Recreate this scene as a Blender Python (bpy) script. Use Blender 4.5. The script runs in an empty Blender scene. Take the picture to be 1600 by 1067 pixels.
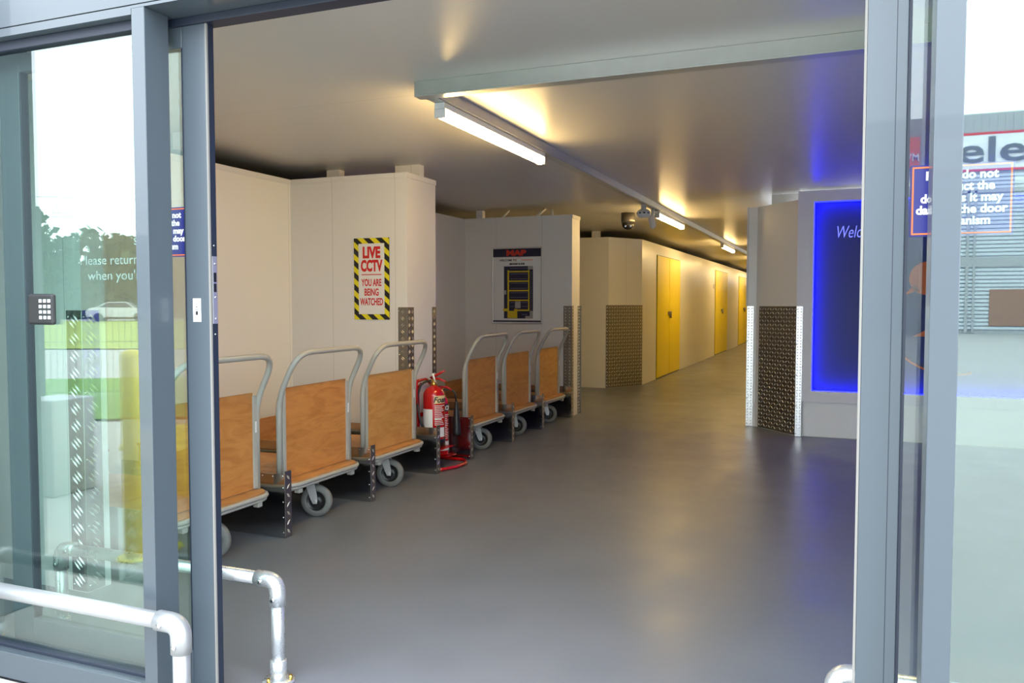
import bpy, bmesh, math, random
from mathutils import Vector, Matrix
random.seed(7)
S = bpy.context.scene
COL = S.collection
PI = math.pi
R = math.radians

# ---------------------------------------------------------------- camera
cam_d = bpy.data.cameras.new('camera')
cam_d.sensor_width = 36.0
cam_d.lens = 36.0 * 1280.0 / 1600.0
cam_d.clip_start = 0.05
cam_d.clip_end = 400
cam = bpy.data.objects.new('camera', cam_d)
COL.objects.link(cam)
cam.location = (0, 0, 1.3)
cam.rotation_euler = (R(90 - 2.684), 0, R(21.934))
S.camera = cam

# ---------------------------------------------------------------- sky (bright overcast)
W = bpy.data.worlds.new('overcast_sky')
S.world = W
W.use_nodes = True
wn = W.node_tree
wn.nodes.clear()
wo = wn.nodes.new('ShaderNodeOutputWorld')
wb = wn.nodes.new('ShaderNodeBackground')
tc = wn.nodes.new('ShaderNodeTexCoord')
sp = wn.nodes.new('ShaderNodeSeparateXYZ')
cr = wn.nodes.new('ShaderNodeValToRGB')
wn.links.new(tc.outputs['Generated'], sp.inputs[0])
wn.links.new(sp.outputs['Z'], cr.inputs[0])
cr.color_ramp.elements[0].position = 0.0
cr.color_ramp.elements[0].color = (0.86, 0.93, 1.0, 1)
cr.color_ramp.elements[1].position = 0.9
cr.color_ramp.elements[1].color = (0.80, 0.90, 1.0, 1)
wn.links.new(cr.outputs[0], wb.inputs['Color'])
wb.inputs['Strength'].default_value = 7.0
wn.links.new(wb.outputs[0], wo.inputs[0])

LAMP_STRENGTH = 66.0
LAMP_COLOR = (1.0, 0.68, 0.27)
LED_STRENGTH = 30.0

S.view_settings.view_transform = 'Standard'
S.view_settings.look = 'None'
S.view_settings.exposure = 0.0
S.view_settings.gamma = 1.0
S.view_settings.use_curve_mapping = False
S.cycles.use_denoising = True
S.cycles.max_bounces = 10
S.cycles.diffuse_bounces = 5
S.cycles.glossy_bounces = 5
S.cycles.transparent_max_bounces = 16
S.cycles.sample_clamp_indirect = 6.0

# ---------------------------------------------------------------- materials
def mat(name, col, rough=0.5, metal=0.0, bump=None, vary=None, spec=0.5, coat=0.0, seam=None):
    """bump=(scale, strength[, stretch]); vary=(scale, amount, rough_amount); seam=(axis, pitch, offset)"""
    m = bpy.data.materials.new(name)
    m.use_nodes = True
    nt = m.node_tree
    b = nt.nodes['Principled BSDF']
    b.inputs['Base Color'].default_value = (*col, 1)
    b.inputs['Roughness'].default_value = rough
    b.inputs['Metallic'].default_value = metal
    b.inputs['Specular IOR Level'].default_value = spec
    b.inputs['Coat Weight'].default_value = coat
    t = nt.nodes.new('ShaderNodeTexCoord')
    mp = nt.nodes.new('ShaderNodeMapping')
    nt.links.new(t.outputs['Object'], mp.inputs[0])
    colsock = None
    if vary:
        n = nt.nodes.new('ShaderNodeTexNoise')
        n.inputs['Scale'].default_value = vary[0]
        n.inputs['Detail'].default_value = 6
        n.inputs['Roughness'].default_value = 0.65
        nt.links.new(mp.outputs[0], n.inputs['Vector'])
        mx = nt.nodes.new('ShaderNodeMix')
        mx.data_type = 'RGBA'
        a = vary[1]
        mx.inputs[6].default_value = (*[c * (1 - a) for c in col], 1)
        mx.inputs[7].default_value = (*[min(1, c * (1 + a)) for c in col], 1)
        nt.links.new(n.outputs['Fac'], mx.inputs[0])
        nt.links.new(mx.outputs[2], b.inputs['Base Color'])
        colsock = mx.outputs[2]
        if len(vary) > 2:
            mr = nt.nodes.new('ShaderNodeMapRange')
            mr.inputs['From Min'].default_value = 0.3
            mr.inputs['From Max'].default_value = 0.7
            mr.inputs['To Min'].default_value = rough - vary[2]
            mr.inputs['To Max'].default_value = rough + vary[2]
            nt.links.new(n.outputs['Fac'], mr.inputs[0])
            nt.links.new(mr.outputs[0], b.inputs['Roughness'])
    if bump:
        n2 = nt.nodes.new('ShaderNodeTexNoise')
        n2.inputs['Scale'].default_value = bump[0]
        n2.inputs['Detail'].default_value = 3
        if len(bump) > 2:
            mp2 = nt.nodes.new('ShaderNodeMapping')
            mp2.inputs['Scale'].default_value = bump[2]
            nt.links.new(t.outputs['Object'], mp2.inputs[0])
            nt.links.new(mp2.outputs[0], n2.inputs['Vector'])
        else:
            nt.links.new(mp.outputs[0], n2.inputs['Vector'])
        bp = nt.nodes.new('ShaderNodeBump')
        bp.inputs['Strength'].default_value = bump[1]
        bp.inputs['Distance'].default_value = 0.01
        nt.links.new(n2.outputs['Fac'], bp.inputs['Height'])
        nt.links.new(bp.outputs[0], b.inputs['Normal'])
    if seam:
        axis, pitch, off = seam
        sx = nt.nodes.new('ShaderNodeSeparateXYZ')
        nt.links.new(t.outputs['Object'], sx.inputs[0])
        def M(op, a, bb):
            q = nt.nodes.new('ShaderNodeMath')
            q.operation = op
            for i, v in enumerate((a, bb)):
                if isinstance(v, (int, float)):
                    q.inputs[i].default_value = v
                else:
                    nt.links.new(v, q.inputs[i])
            return q.outputs[0]
        v = M('ADD', sx.outputs[axis], off + 100 * pitch)
        v = M('MODULO', v, pitch)
        v = M('LESS_THAN', v, 0.004)
        mx = nt.nodes.new('ShaderNodeMix')
        mx.data_type = 'RGBA'
        nt.links.new(v, mx.inputs[0])
        if colsock:
            nt.links.new(colsock, mx.inputs[6])
        else:
            mx.inputs[6].default_value = (*col, 1)
        mx.inputs[7].default_value = (*[c * 0.72 for c in col], 1)
        nt.links.new(mx.outputs[2], b.inputs['Base Color'])
    return m

def emis(name, col, s):
    m = bpy.data.materials.new(name)
    m.use_nodes = True
    b = m.node_tree.nodes['Principled BSDF']
    b.inputs['Base Color'].default_value = (*col, 1)
    b.inputs['Emission Color'].default_value = (*col, 1)
    b.inputs['Emission Strength'].default_value = s
    return m

def glass(name, refl, tint, rough=0.0):
    m = bpy.data.materials.new(name)
    m.use_nodes = True
    nt = m.node_tree
    nt.nodes.clear()
    o = nt.nodes.new('ShaderNodeOutputMaterial')
    mx = nt.nodes.new('ShaderNodeMixShader')
    tr = nt.nodes.new('ShaderNodeBsdfTransparent')
    gl = nt.nodes.new('ShaderNodeBsdfGlossy')
    lw = nt.nodes.new('ShaderNodeLayerWeight')
    lw.inputs['Blend'].default_value = 0.5
    pw = nt.nodes.new('ShaderNodeMath')
    pw.operation = 'POWER'
    pw.inputs[1].default_value = 5.0
    nt.links.new(lw.outputs['Facing'], pw.inputs[0])
    mr = nt.nodes.new('ShaderNodeMapRange')
    mr.inputs['To Min'].default_value = refl
    mr.inputs['To Max'].default_value = 1.0
    nt.links.new(pw.outputs[0], mr.inputs[0])
    tr.inputs[0].default_value = (*tint, 1)
    gl.inputs['Roughness'].default_value = rough
    gl.inputs[0].default_value = (0.97, 1.0, 0.98, 1)
    nt.links.new(mr.outputs[0], mx.inputs[0])
    nt.links.new(tr.outputs[0], mx.inputs[1])
    nt.links.new(gl.outputs[0], mx.inputs[2])
    nt.links.new(mx.outputs[0], o.inputs[0])
    return m

def wood(name, c1, c2):
    m = bpy.data.materials.new(name)
    m.use_nodes = True
    nt = m.node_tree
    b = nt.nodes['Principled BSDF']
    b.inputs['Roughness'].default_value = 0.5
    t = nt.nodes.new('ShaderNodeTexCoord')
    oi = nt.nodes.new('ShaderNodeObjectInfo')
    ad = nt.nodes.new('ShaderNodeVectorMath')
    ad.operation = 'ADD'
    nt.links.new(t.outputs['Object'], ad.inputs[0])
    sc = nt.nodes.new('ShaderNodeVectorMath')
    sc.operation = 'SCALE'
    sc.inputs[0].default_value = (9, 13, 7)
    nt.links.new(oi.outputs['Random'], sc.inputs['Scale'])
    nt.links.new(sc.outputs[0], ad.inputs[1])
    mp = nt.nodes.new('ShaderNodeMapping')
    mp.inputs['Scale'].default_value = (3, 2.2, 9)
    nt.links.new(ad.outputs[0], mp.inputs[0])
    n = nt.nodes.new('ShaderNodeTexNoise')
    n.inputs['Scale'].default_value = 1.6
    n.inputs['Detail'].default_value = 7
    n.inputs['Distortion'].default_value = 1.8
    nt.links.new(mp.outputs[0], n.inputs['Vector'])
    r = nt.nodes.new('ShaderNodeValToRGB')
    r.color_ramp.elements[0].position = 0.3
    r.color_ramp.elements[0].color = (*c2, 1)
    r.color_ramp.elements[1].position = 0.62
    r.color_ramp.elements[1].color = (*c1, 1)
    nt.links.new(n.outputs['Fac'], r.inputs[0])
    nt.links.new(r.outputs[0], b.inputs['Base Color'])
    return m

M = {}
M['floor'] = mat('painted_concrete', (0.158, 0.168, 0.192), 0.36, vary=(2.2, 0.16, 0.07), bump=(18, 0.05))
M['pave'] = mat('paving', (0.42, 0.39, 0.35), 0.8, vary=(6, 0.15), bump=(60, 0.2))
M['asphalt'] = mat('asphalt', (0.40, 0.39, 0.36), 0.9, vary=(1.5, 0.15))
M['wall'] = mat('white_panel', (0.77, 0.755, 0.74), 0.42, bump=(55, 0.04), seam=(0, 0.575, 0.35))
M['wallY'] = mat('white_panel_side', (0.84, 0.82, 0.78), 0.30, bump=(4, 0.25, (1, 1, 0.15)), seam=(1, 1.15, 0.2))
M['ceil'] = mat('ceiling_sheet', (0.66, 0.64, 0.61), 0.33, metal=0.25, bump=(1.3, 0.35, (1, 0.35, 1)), seam=(1, 2.4, 0.9))
M['galv'] = mat('galvanised_trunking', (0.55, 0.56, 0.53), 0.35, metal=0.6, vary=(9, 0.1))
M['rail'] = mat('galvanised_tube', (0.72, 0.74, 0.75), 0.3, metal=0.75, vary=(30, 0.10, 0.08))
M['sheet'] = mat('bright_sheet_metal', (0.55, 0.56, 0.56), 0.16, metal=1.0, bump=(6, 0.05))
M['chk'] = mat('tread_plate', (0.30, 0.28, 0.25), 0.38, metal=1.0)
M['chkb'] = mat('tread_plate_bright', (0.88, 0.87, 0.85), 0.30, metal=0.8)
M['bar'] = mat('worn_highlit_bars', (0.80, 0.76, 0.68), 0.45, metal=0.75)  # wear, plus a highlight put into the bars' lighter colour
M['barb'] = mat('worn_highlit_bars_bright', (0.93, 0.92, 0.89), 0.35, metal=0.7)  # same wear and painted highlight, for the bright strips
M['frame'] = mat('anthracite_powder_coat', (0.064, 0.081, 0.097), 0.32, coat=0.25)
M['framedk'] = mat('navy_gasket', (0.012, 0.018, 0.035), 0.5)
M['gasket'] = mat('grey_brush_seal', (0.23, 0.22, 0.20), 0.9)
M['black'] = mat('black_plastic', (0.012, 0.012, 0.013), 0.4)
M['rubber'] = mat('grey_rubber', (0.17, 0.17, 0.16), 0.6)
M['hub'] = mat('black_hub', (0.015, 0.015, 0.016), 0.35)
M['chrome'] = mat('zinc_plated', (0.75, 0.75, 0.76), 0.15, metal=1.0)
M['lock'] = mat('dark_hasp', (0.22, 0.19, 0.16), 0.4, metal=0.7)
M['fork'] = mat('zinc_fork', (0.78, 0.78, 0.77), 0.35, metal=0.55)
M['tube'] = mat('grey_enamel_tube', (0.40, 0.39, 0.35), 0.35)
M['ply'] = wood('plywood_orange', (0.56, 0.245, 0.062), (0.42, 0.160, 0.032))
M['ply2'] = wood('plywood_pale', (0.58, 0.30, 0.085), (0.47, 0.21, 0.045))
M['deck'] = wood('plywood_deck', (0.54, 0.27, 0.09), (0.40, 0.18, 0.055))
M['yellow'] = mat('yellow_door_paint', (0.88, 0.70, 0.004), 0.35, spec=0.2)
M['navy'] = mat('navy_vinyl', (0.012, 0.014, 0.085), 0.35)
M['navyglass'] = mat('navy_sticker', (0.016, 0.018, 0.16), 0.3)
M['orange'] = mat('orange_vinyl', (0.85, 0.16, 0.04), 0.4)
M['white'] = mat('white_print', (0.80, 0.80, 0.80), 0.4)
M['textw'] = mat('frosted_lettering', (0.42, 0.44, 0.43), 0.5)
M['red'] = mat('red_print', (0.62, 0.012, 0.012), 0.4)
M['redp'] = mat('red_enamel', (0.52, 0.006, 0.008), 0.22, coat=0.4)
M['cream'] = mat('cream_label', (0.80, 0.62, 0.32), 0.4)
M['brass'] = mat('brass', (0.75, 0.50, 0.12), 0.25, metal=1.0)
M['hazy'] = mat('hazard_yellow', (0.82, 0.72, 0.01), 0.4)
M['hazk'] = mat('hazard_black', (0.008, 0.008, 0.012), 0.4)
M['mapy'] = mat('map_yellow', (0.70, 0.52, 0.02), 0.4)
M['silver'] = mat('silver_frame', (0.62, 0.62, 0.62), 0.3, metal=0.8)
M['tubeon'] = emis('lamp_diffuser', LAMP_COLOR, LAMP_STRENGTH)
M['led'] = emis('blue_led_strip', (0.002, 0.003, 1.0), LED_STRENGTH)
M['panel'] = mat('navy_display_board', (0.016, 0.028, 0.15), 0.45)
M['lav'] = mat('display_surround', (0.80, 0.79, 0.82), 0.4)
M['base'] = mat('white_plinth', (0.88, 0.87, 0.85), 0.35)
M['dtext'] = emis('backlit_lettering', (0.26, 0.30, 1.0), 0.9)
M['olog'] = mat('orange_logo', (0.75, 0.14, 0.01), 0.4)
M['glass'] = glass('coated_glass', 0.11, (0.88, 0.96, 0.93))
M['glass2'] = glass('clear_glass', 0.05, (0.90, 0.96, 0.94))
M['grass'] = mat('grass_blades', (0.13, 0.25, 0.03), 0.9, vary=(0.8, 0.25))
M['grassy'] = mat('dry_grass', (0.30, 0.36, 0.06), 0.9, vary=(0.4, 0.2))
M['leaf'] = mat('dark_leaves', (0.07, 0.12, 0.05), 0.7, vary=(0.9, 0.5))
M['bark'] = mat('bark', (0.09, 0.065, 0.045), 0.9)
M['clad'] = mat('grey_cladding', (0.38, 0.40, 0.40), 0.6)
M['shut'] = mat('pale_shutter', (0.58, 0.64, 0.68), 0.5)
M['fascia'] = mat('white_fascia', (0.78, 0.80, 0.80), 0.4)
M['letk'] = mat('dark_lettering', (0.10, 0.12, 0.13), 0.4)
M['car'] = mat('silver_car_paint', (0.55, 0.55, 0.58), 0.25, metal=0.4, coat=1)
M['carglass'] = mat('car_window', (0.03, 0.035, 0.04), 0.1)
M['brown'] = mat('brown_goods', (0.30, 0.17, 0.10), 0.7)
M['dark'] = mat('dark_void_shade', (0.10, 0.10, 0.10), 0.9)  # dark wall colour stands in for the unlit void above the partitions
M['fencew'] = mat('fence_wire', (0.12, 0.14, 0.14), 0.5)
M['cabinet'] = mat('grey_cabinet', (0.45, 0.46, 0.46), 0.5)

# ---------------------------------------------------------------- mesh helpers
class MB:
    def __init__(s):
        s.bm = bmesh.new()
        s.mi = 0
    def _mark(s, faces, smooth=False):
        for f in faces:
            f.material_index = s.mi
            f.smooth = smooth
    def poly(s, pts, smooth=False):
        f = s.bm.faces.new([s.bm.verts.new(p) for p in pts])
        s._mark([f], smooth)
    def box(s, x0, x1, y0, y1, z0, z1, bev=0.0):
        b2 = bmesh.new()
        bmesh.ops.create_cube(b2, size=1)
        for v in b2.verts:
            v.co = Vector(((x0 + x1) / 2 + v.co.x * (x1 - x0), (y0 + y1) / 2 + v.co.y * (y1 - y0), (z0 + z1) / 2 + v.co.z * (z1 - z0)))
        if bev > 0:
            bmesh.ops.bevel(b2, geom=b2.edges[:], offset=bev, segments=2, affect='EDGES', profile=0.5)
        s.merge(b2)
    def merge(s, b2, mtx=None, smooth=False):
        mp = {}
        for v in b2.verts:
            mp[v] = s.bm.verts.new(mtx @ v.co if mtx else v.co)
        for f in b2.faces:
            try:
                g = s.bm.faces.new([mp[v] for v in f.verts])
            except ValueError:
                continue
            g.material_index = s.mi
            g.smooth = smooth or f.smooth
        b2.free()
    def prism(s, pts, axis, lo, hi):
        """pts in the two other axes, in order"""
        def P(p, h):
            if axis == 'z': return (p[0], p[1], h)
            if axis == 'y': return (p[0], h, p[1])
            return (h, p[0], p[1])
        a = [s.bm.verts.new(P(p, lo)) for p in pts]
        b = [s.bm.verts.new(P(p, hi)) for p in pts]
        n = len(pts)
        fs = [s.bm.faces.new(a[::-1]), s.bm.faces.new(b)]
        for i in range(n):
            fs.append(s.bm.faces.new((a[i], a[(i + 1) % n], b[(i + 1) % n], b[i])))
        s._mark(fs)
    def tube(s, pts, r, seg=12, closed=False, caps=True):
        pts = [Vector(p) for p in pts]
        n = len(pts)
        rings = []
        prevn = None
        for i, p in enumerate(pts):
            if closed:
                t = (pts[(i + 1) % n] - pts[i - 1]).normalized()
            else:
                t = (pts[min(i + 1, n - 1)] - pts[max(i - 1, 0)]).normalized()
            if prevn is None:
                u = t.orthogonal().normalized()
            else:
                u = (prevn - t * prevn.dot(t))
                u = u.normalized() if u.length > 1e-6 else t.orthogonal().normalized()
            prevn = u
            w = t.cross(u)
            rr = r[i] if isinstance(r, (list, tuple)) else r
            rings.append([s.bm.verts.new(p + (u * math.cos(2 * PI * k / seg) + w * math.sin(2 * PI * k / seg)) * rr) for k in range(seg)])
        fs = []
        for i in range(n if closed else n - 1):
            A, B = rings[i], rings[(i + 1) % n]
            for k in range(seg):
                fs.append(s.bm.faces.new((A[k], A[(k + 1) % seg], B[(k + 1) % seg], B[k])))
        s._mark(fs, True)
        if caps and not closed:
            s._mark([s.bm.faces.new(rings[0][::-1]), s.bm.faces.new(rings[-1])])
    def cyl(s, a, b, r, seg=16):
        s.tube([a, b], r, seg)
    def lathe(s, prof, c, axis=(0, 0, 1), seg=24, ring=False):
        """prof: (radius, height) along axis from c"""
        ax = Vector(axis).normalized()
        u = ax.orthogonal().normalized()
        w = ax.cross(u)
        c = Vector(c)
        rings = []
        for r, h in prof:
            rings.append([s.bm.verts.new(c + ax * h + (u * math.cos(2 * PI * k / seg) + w * math.sin(2 * PI * k / seg)) * max(r, 1e-4)) for k in range(seg)])
        fs = []
        for A, B in zip(rings, rings[1:] + (rings[:1] if ring else [])):
            for k in range(seg):
                fs.append(s.bm.faces.new((A[k], A[(k + 1) % seg], B[(k + 1) % seg], B[k])))
        s._mark(fs, True)
        if not ring:
            s._mark([s.bm.faces.new(rings[0][::-1]), s.bm.faces.new(rings[-1])])
    def dome(s, c, n, r):
        n = Vector(n).normalized()
        s.lathe([(r, 0), (r * 0.8, r * 0.4), (r * 0.3, r * 0.6)], c, n, 8)
    def build(s, name, m, parent=None, loc=(0, 0, 0), rz=0.0):
        bmesh.ops.recalc_face_normals(s.bm, faces=s.bm.faces[:])
        me = bpy.data.meshes.new(name)
        s.bm.to_mesh(me)
        s.bm.free()
        for q in (m if isinstance(m, (list, tuple)) else [m]):
            me.materials.append(q)
        o = bpy.data.objects.new(name, me)
        COL.objects.link(o)
        o.location = loc
        o.rotation_euler = (0, 0, rz)
        if parent:
            o.parent = parent
        return o

def arc(c, r, a0, a1, n, plane):
    """points on an arc; plane gives two unit vectors"""
    u, w = Vector(plane[0]), Vector(plane[1])
    return [Vector(c) + u * r * math.cos(a0 + (a1 - a0) * i / n) + w * r * math.sin(a0 + (a1 - a0) * i / n) for i in range(n + 1)]

def explode(o, name):
    """each loose piece of a mesh becomes an object of its own"""
    bm = bmesh.new(); bm.from_mesh(o.data); bm.verts.ensure_lookup_table()
    seen = set(); comps = []
    for v in bm.verts:
        if v in seen: continue
        st = [v]; comp = []; seen.add(v)
        while st:
            q = st.pop(); comp.append(q)
            for e_ in q.link_edges:
                w_ = e_.other_vert(q)
                if w_ not in seen:
                    seen.add(w_); st.append(w_)
        comps.append(comp)
    out = []
    for comp in comps:
        idx = {v: i for i, v in enumerate(comp)}
        fs = {f for v in comp for f in v.link_faces}
        me = bpy.data.meshes.new(name)
        me.from_pydata([tuple(v.co) for v in comp], [], [[idx[v] for v in f.verts] for f in fs])
        for p, f in zip(me.polygons, fs):
            p.use_smooth = f.smooth; p.material_index = f.material_index
        for m_ in o.data.materials: me.materials.append(m_)
        n_ = bpy.data.objects.new(name, me)
        COL.objects.link(n_)
        n_.parent = o.parent; n_.location = o.location; n_.rotation_euler = o.rotation_euler
        for k_ in o.keys(): n_[k_] = o[k_]
        out.append(n_)
    bm.free()
    bpy.data.objects.remove(o)
    return out

def round_path(pts, rad, n=6):
    """fillet the corners of a polyline"""
    pts = [Vector(p) for p in pts]
    out = [pts[0]]
    for a, b, c in zip(pts, pts[1:], pts[2:]):
        d1 = (a - b).normalized(); d2 = (c - b).normalized()
        k = min(rad, (a - b).length * 0.49, (c - b).length * 0.49)
        p1, p2 = b + d1 * k, b + d2 * k
        for i in range(n + 1):
            t = i / n
            out.append(p1.lerp(b, t).lerp(b.lerp(p2, t), t))
    out.append(pts[-1])
    return out

def empty(name, loc=(0, 0, 0), rz=0.0):
    o = bpy.data.objects.new(name, None)
    COL.objects.link(o)
    o.location = loc
    o.rotation_euler = (0, 0, rz)
    o.empty_display_size = 0.1
    return o

def tag(o, label, cat=None, group=None, kind=None):
    if label: o['label'] = label
    if cat: o['category'] = cat
    if group: o['group'] = group
    if kind: o['kind'] = kind
    return o

def struct(o):
    o['kind'] = 'structure'
    return o

def copy_tree(o, parent=None):
    c = o.copy()
    COL.objects.link(c)
    c.parent = parent
    for ch in list(o.children):
        copy_tree(ch, c)
    return c

def text(name, body, size, m, parent, loc, width=None, align='LEFT', bold=0.0, shear=0.0, sx=1.0, rot=(PI / 2, 0, 0), ext=0.0006, lines=1.0):
    cu = bpy.data.curves.new(name, 'FONT')
    cu.body = body
    cu.size = size
    cu.align_x = align
    cu.offset = bold
    cu.shear = shear
    cu.extrude = ext
    cu.resolution_u = 3
    cu.space_line = lines
    t = bpy.data.objects.new(name, cu)
    COL.objects.link(t)
    bpy.context.view_layer.update()
    dg = bpy.context.evaluated_depsgraph_get()
    me = bpy.data.meshes.new_from_object(t.evaluated_get(dg))
    bpy.data.objects.remove(t)
    me.materials.clear()
    me.materials.append(m)
    k = sx
    if width:
        xs = [v.co.x for v in me.vertices]
        k = width / (max(xs) - min(xs))
    for v in me.vertices:
        v.co.x *= k
    o = bpy.data.objects.new(name, me)
    COL.objects.link(o)
    o.location = loc
    o.rotation_euler = rot
    if parent:
        o.parent = parent
    return o

def tread(mb, o, u, v, n, w, h, pitch=0.03, L=0.013, Wd=0.0035, H=0.0022, lines=1, alt=True):
    """raised bars of tread plate over the rectangle o + u*[0,w] + v*[0,h], sticking out along n"""
    o, u, v, n = Vector(o), Vector(u), Vector(v), Vector(n)
    mb.mi = 1
    nx, ny = max(1, int(w / pitch)), max(1, int(h / pitch))
    px, py = w / nx, h / ny
    for i in range(nx):
        for j in range(ny):
            c = o + u * (px * (i + 0.5)) + v * (py * (j + 0.5))
            s = 1 if (alt and (i + j) % 2) else -1
            d = (u + v * s).normalized()
            e = (u * -s + v).normalized()
            for q in range(lines):
                cc = c + e * ((q - (lines - 1) / 2) * pitch * 0.26)
                b = [mb.bm.verts.new(p) for p in (cc - d * L, cc - e * Wd, cc + d * L, cc + e * Wd)]
                t = [mb.bm.verts.new(p) for p in (cc - d * L * 0.45 + n * H, cc + d * L * 0.45 + n * H)]
                fs = [mb.bm.faces.new((b[0], b[1], t[0])), mb.bm.faces.new((b[1], t[1], t[0])), mb.bm.faces.new((b[1], b[2], t[1])),
                      mb.bm.faces.new((b[2], b[3], t[1])), mb.bm.faces.new((b[3], t[0], t[1])), mb.bm.faces.new((b[3], b[0], t[0]))]
                mb._mark(fs)
    mb.mi = 0

# ================================================================= THE ROOM
YF = 1.93          # front face of the entrance frame
CZ = 2.405         # ceiling height
HP = 2.30          # partition height
b = MB(); b.box(-8, 5, 1.97, 43, -0.1, 0); struct(b.build('floor', M['floor']))
b = MB(); b.box(-8, 5, 2.121, 43, CZ, CZ + 0.15); struct(b.build('ceiling', M['ceil']))
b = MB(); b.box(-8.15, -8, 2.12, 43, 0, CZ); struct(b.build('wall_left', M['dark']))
b = MB(); b.box(3.2, 3.35, 2.12, 8.62, 0, CZ); struct(b.build('wall_right', M['wallY']))
b = MB(); b.box(-8, 0, 42, 42.1, 0, HP); struct(b.build('wall_back', M['wall']))
# partitions
def block(name, x0, x1, y0, y1, z1=HP, m=None):
    b = MB()
    b.box(x0, x1, y0, y1, 0, z1)
    return struct(b.build(name, m or M['wall']))
block('wall_left', -7.9, -3.12, 2.65, 2.775)
block('wall_left', -4.30, -4.20, 2.775, 5.58, m=M['wallY'])
block('wall_left', -4.30, -3.12, 5.58, 6.06)
block('wall_left', -4.30, -4.20, 6.06, 8.93, m=M['wallY'])
block('wall_left', -7.9, -2.86, 8.93, 9.22)
b = MB()
b.prism([(-7.9, 12.13), (-3.30, 12.13), (-2.93, 12.75), (-2.93, 42), (-3.03, 42), (-3.03, 12.78), (-3.34, 12.23), (-7.9, 12.23)], 'z', 0, HP)
struct(b.build('wall_left', M['wallY']))
b = MB()
b.prism([(-0.93, 42), (-0.93, 8.94), (-0.835, 8.94), (-0.41, 8.46), (-0.35, 8.46), (-0.35, 8.55), (-0.40, 8.56), (-0.76, 8.97), (-0.83, 9.02), (-0.83, 42)], 'z', 0, HP)
struct(b.build('wall_right', M['wallY']))
# thin top rails on the partitions
b = MB()
for (x0, x1, y0, y1) in ((-4.20, -3.12, 5.572, 5.58), (-3.12, -3.112, 5.572, 6.06), (-4.2, -2.86, 8.922, 8.93), (-2.86, -2.852, 8.922, 9.22), (-4.2, -4.192, 2.78, 5.572)):
    b.box(x0, x1, y0, y1, HP - 0.035, HP + 0.004)
struct(b.build('trim_1', M['wall']))
# steel stubs and straps between partition tops and the ceiling
b = MB()
for (x, y, w) in ((-3.95, 5.86, 0.12), (-3.26, 5.88, 0.22), (-3.55, 12.3, 0.12), (-4.05, 9.05, 0.08), (-4.0, 4.2, 0.1), (-4.25, 7.4, 0.08)):
    b.box(x - w / 2, x + w / 2, y - 0.04, y + 0.04, HP, CZ)
for (x, dx) in ((-3.32, 0.07), (-3.12, -0.05), (-3.75, 0.04)):
    b.tube([(x, 9.0, HP), (x + dx, 9.12, CZ)], 0.014, 6)
b.box(-0.68, -0.42, 8.72, 8.80, HP, 2.395)
[struct(q) for q in explode(b.build('trims', M['wall']), 'trim_2')]

# ---- display wall on the right
XL0, XR0, ZB, ZT = -0.262, 2.75, 0.452, 2.268
b = MB()
b.box(-0.41, 3.2, 8.405, 8.51, 0.345, ZB)
b.box(-0.41, 3.2, 8.405, 8.51, ZT, 2.375)
b.box(-0.41, XL0, 8.405, 8.51, ZB, ZT)
b.box(XR0, 3.2, 8.405, 8.51, ZB, ZT)
b.box(-0.41, 3.2, 8.51, 8.60, 0.345, 2.375)
[struct(q) for q in explode(b.build('walls', M['lav']), 'wall_right')]
b = MB(); b.box(-0.40, 3.2, 8.46, 8.60, 0, 0.345); struct(b.build('baseboard_right', M['base']))
disp = empty('display_board', (0, 8.504, 0))
tag(disp, 'large recessed navy display board edged with glowing blue light, reading Welcome', 'display board')
b = MB(); b.box(XL0 + 0.001, XR0 - 0.001, -0.004, 0.005, ZB + 0.001, ZT - 0.001); b.build('board', M['panel'], disp)
b = MB()
b.box(XL0, XL0 + 0.006, -0.075, -0.045, ZB, ZT)
b.box(XR0 - 0.006, XR0, -0.075, -0.045, ZB, ZT)
b.box(XL0 + 0.006, XR0 - 0.006, -0.075, -0.045, ZB, ZB + 0.006)
b.box(XL0 + 0.006, XR0 - 0.006, -0.075, -0.045, ZT - 0.006, ZT)
tag(b.build('light_strip', M['led'], disp), 'glowing blue strip around the edge of the board')
text('lettering', 'Welcome', 0.165, M['dtext'], disp, (-0.075, -0.008, 1.925), shear=0.25, bold=-0.001, sx=0.64)
# speech bubble emblem, mostly hidden behind the door stile
b = MB()
def disc(b, cx, cz, r, a0=0, a1=2 * PI, n=28, y0=-0.012, y1=-0.004, tail=None):
    pts = [(cx + r * math.cos(a0 + (a1 - a0) * i / n), cz + r * math.sin(a0 + (a1 - a0) * i / n)) for i in range(n)]
    b.prism(pts, 'y', y0, y1)
disc(b, 0.73, 1.53, 0.155)
b.prism([(0.53, 1.37), (0.62, 1.47), (0.66, 1.42)], 'y', -0.012, -0.004)
b.prism([(0.62, 0.99), (0.80, 1.09), (0.86, 0.99)], 'y', -0.012, -0.004)
for k in range(10):
    a0 = R(215 + 7 * k); a1 = R(215 + 7 * (k + 1))
    c = (0.95, 1.25)
    b.prism([(c[0] + 0.62 * math.cos(a0), c[1] + 0.62 * math.sin(a0)), (c[0] + 0.62 * math.cos(a1), c[1] + 0.62 * math.sin(a1)),
             (c[0] + 0.60 * math.cos(a1), c[1] + 0.60 * math.sin(a1)), (c[0] + 0.60 * math.cos(a0), c[1] + 0.60 * math.sin(a0))], 'y', -0.012, -0.004)
explode(b.build('emblems', M['olog'], disp), 'emblem')

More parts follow.
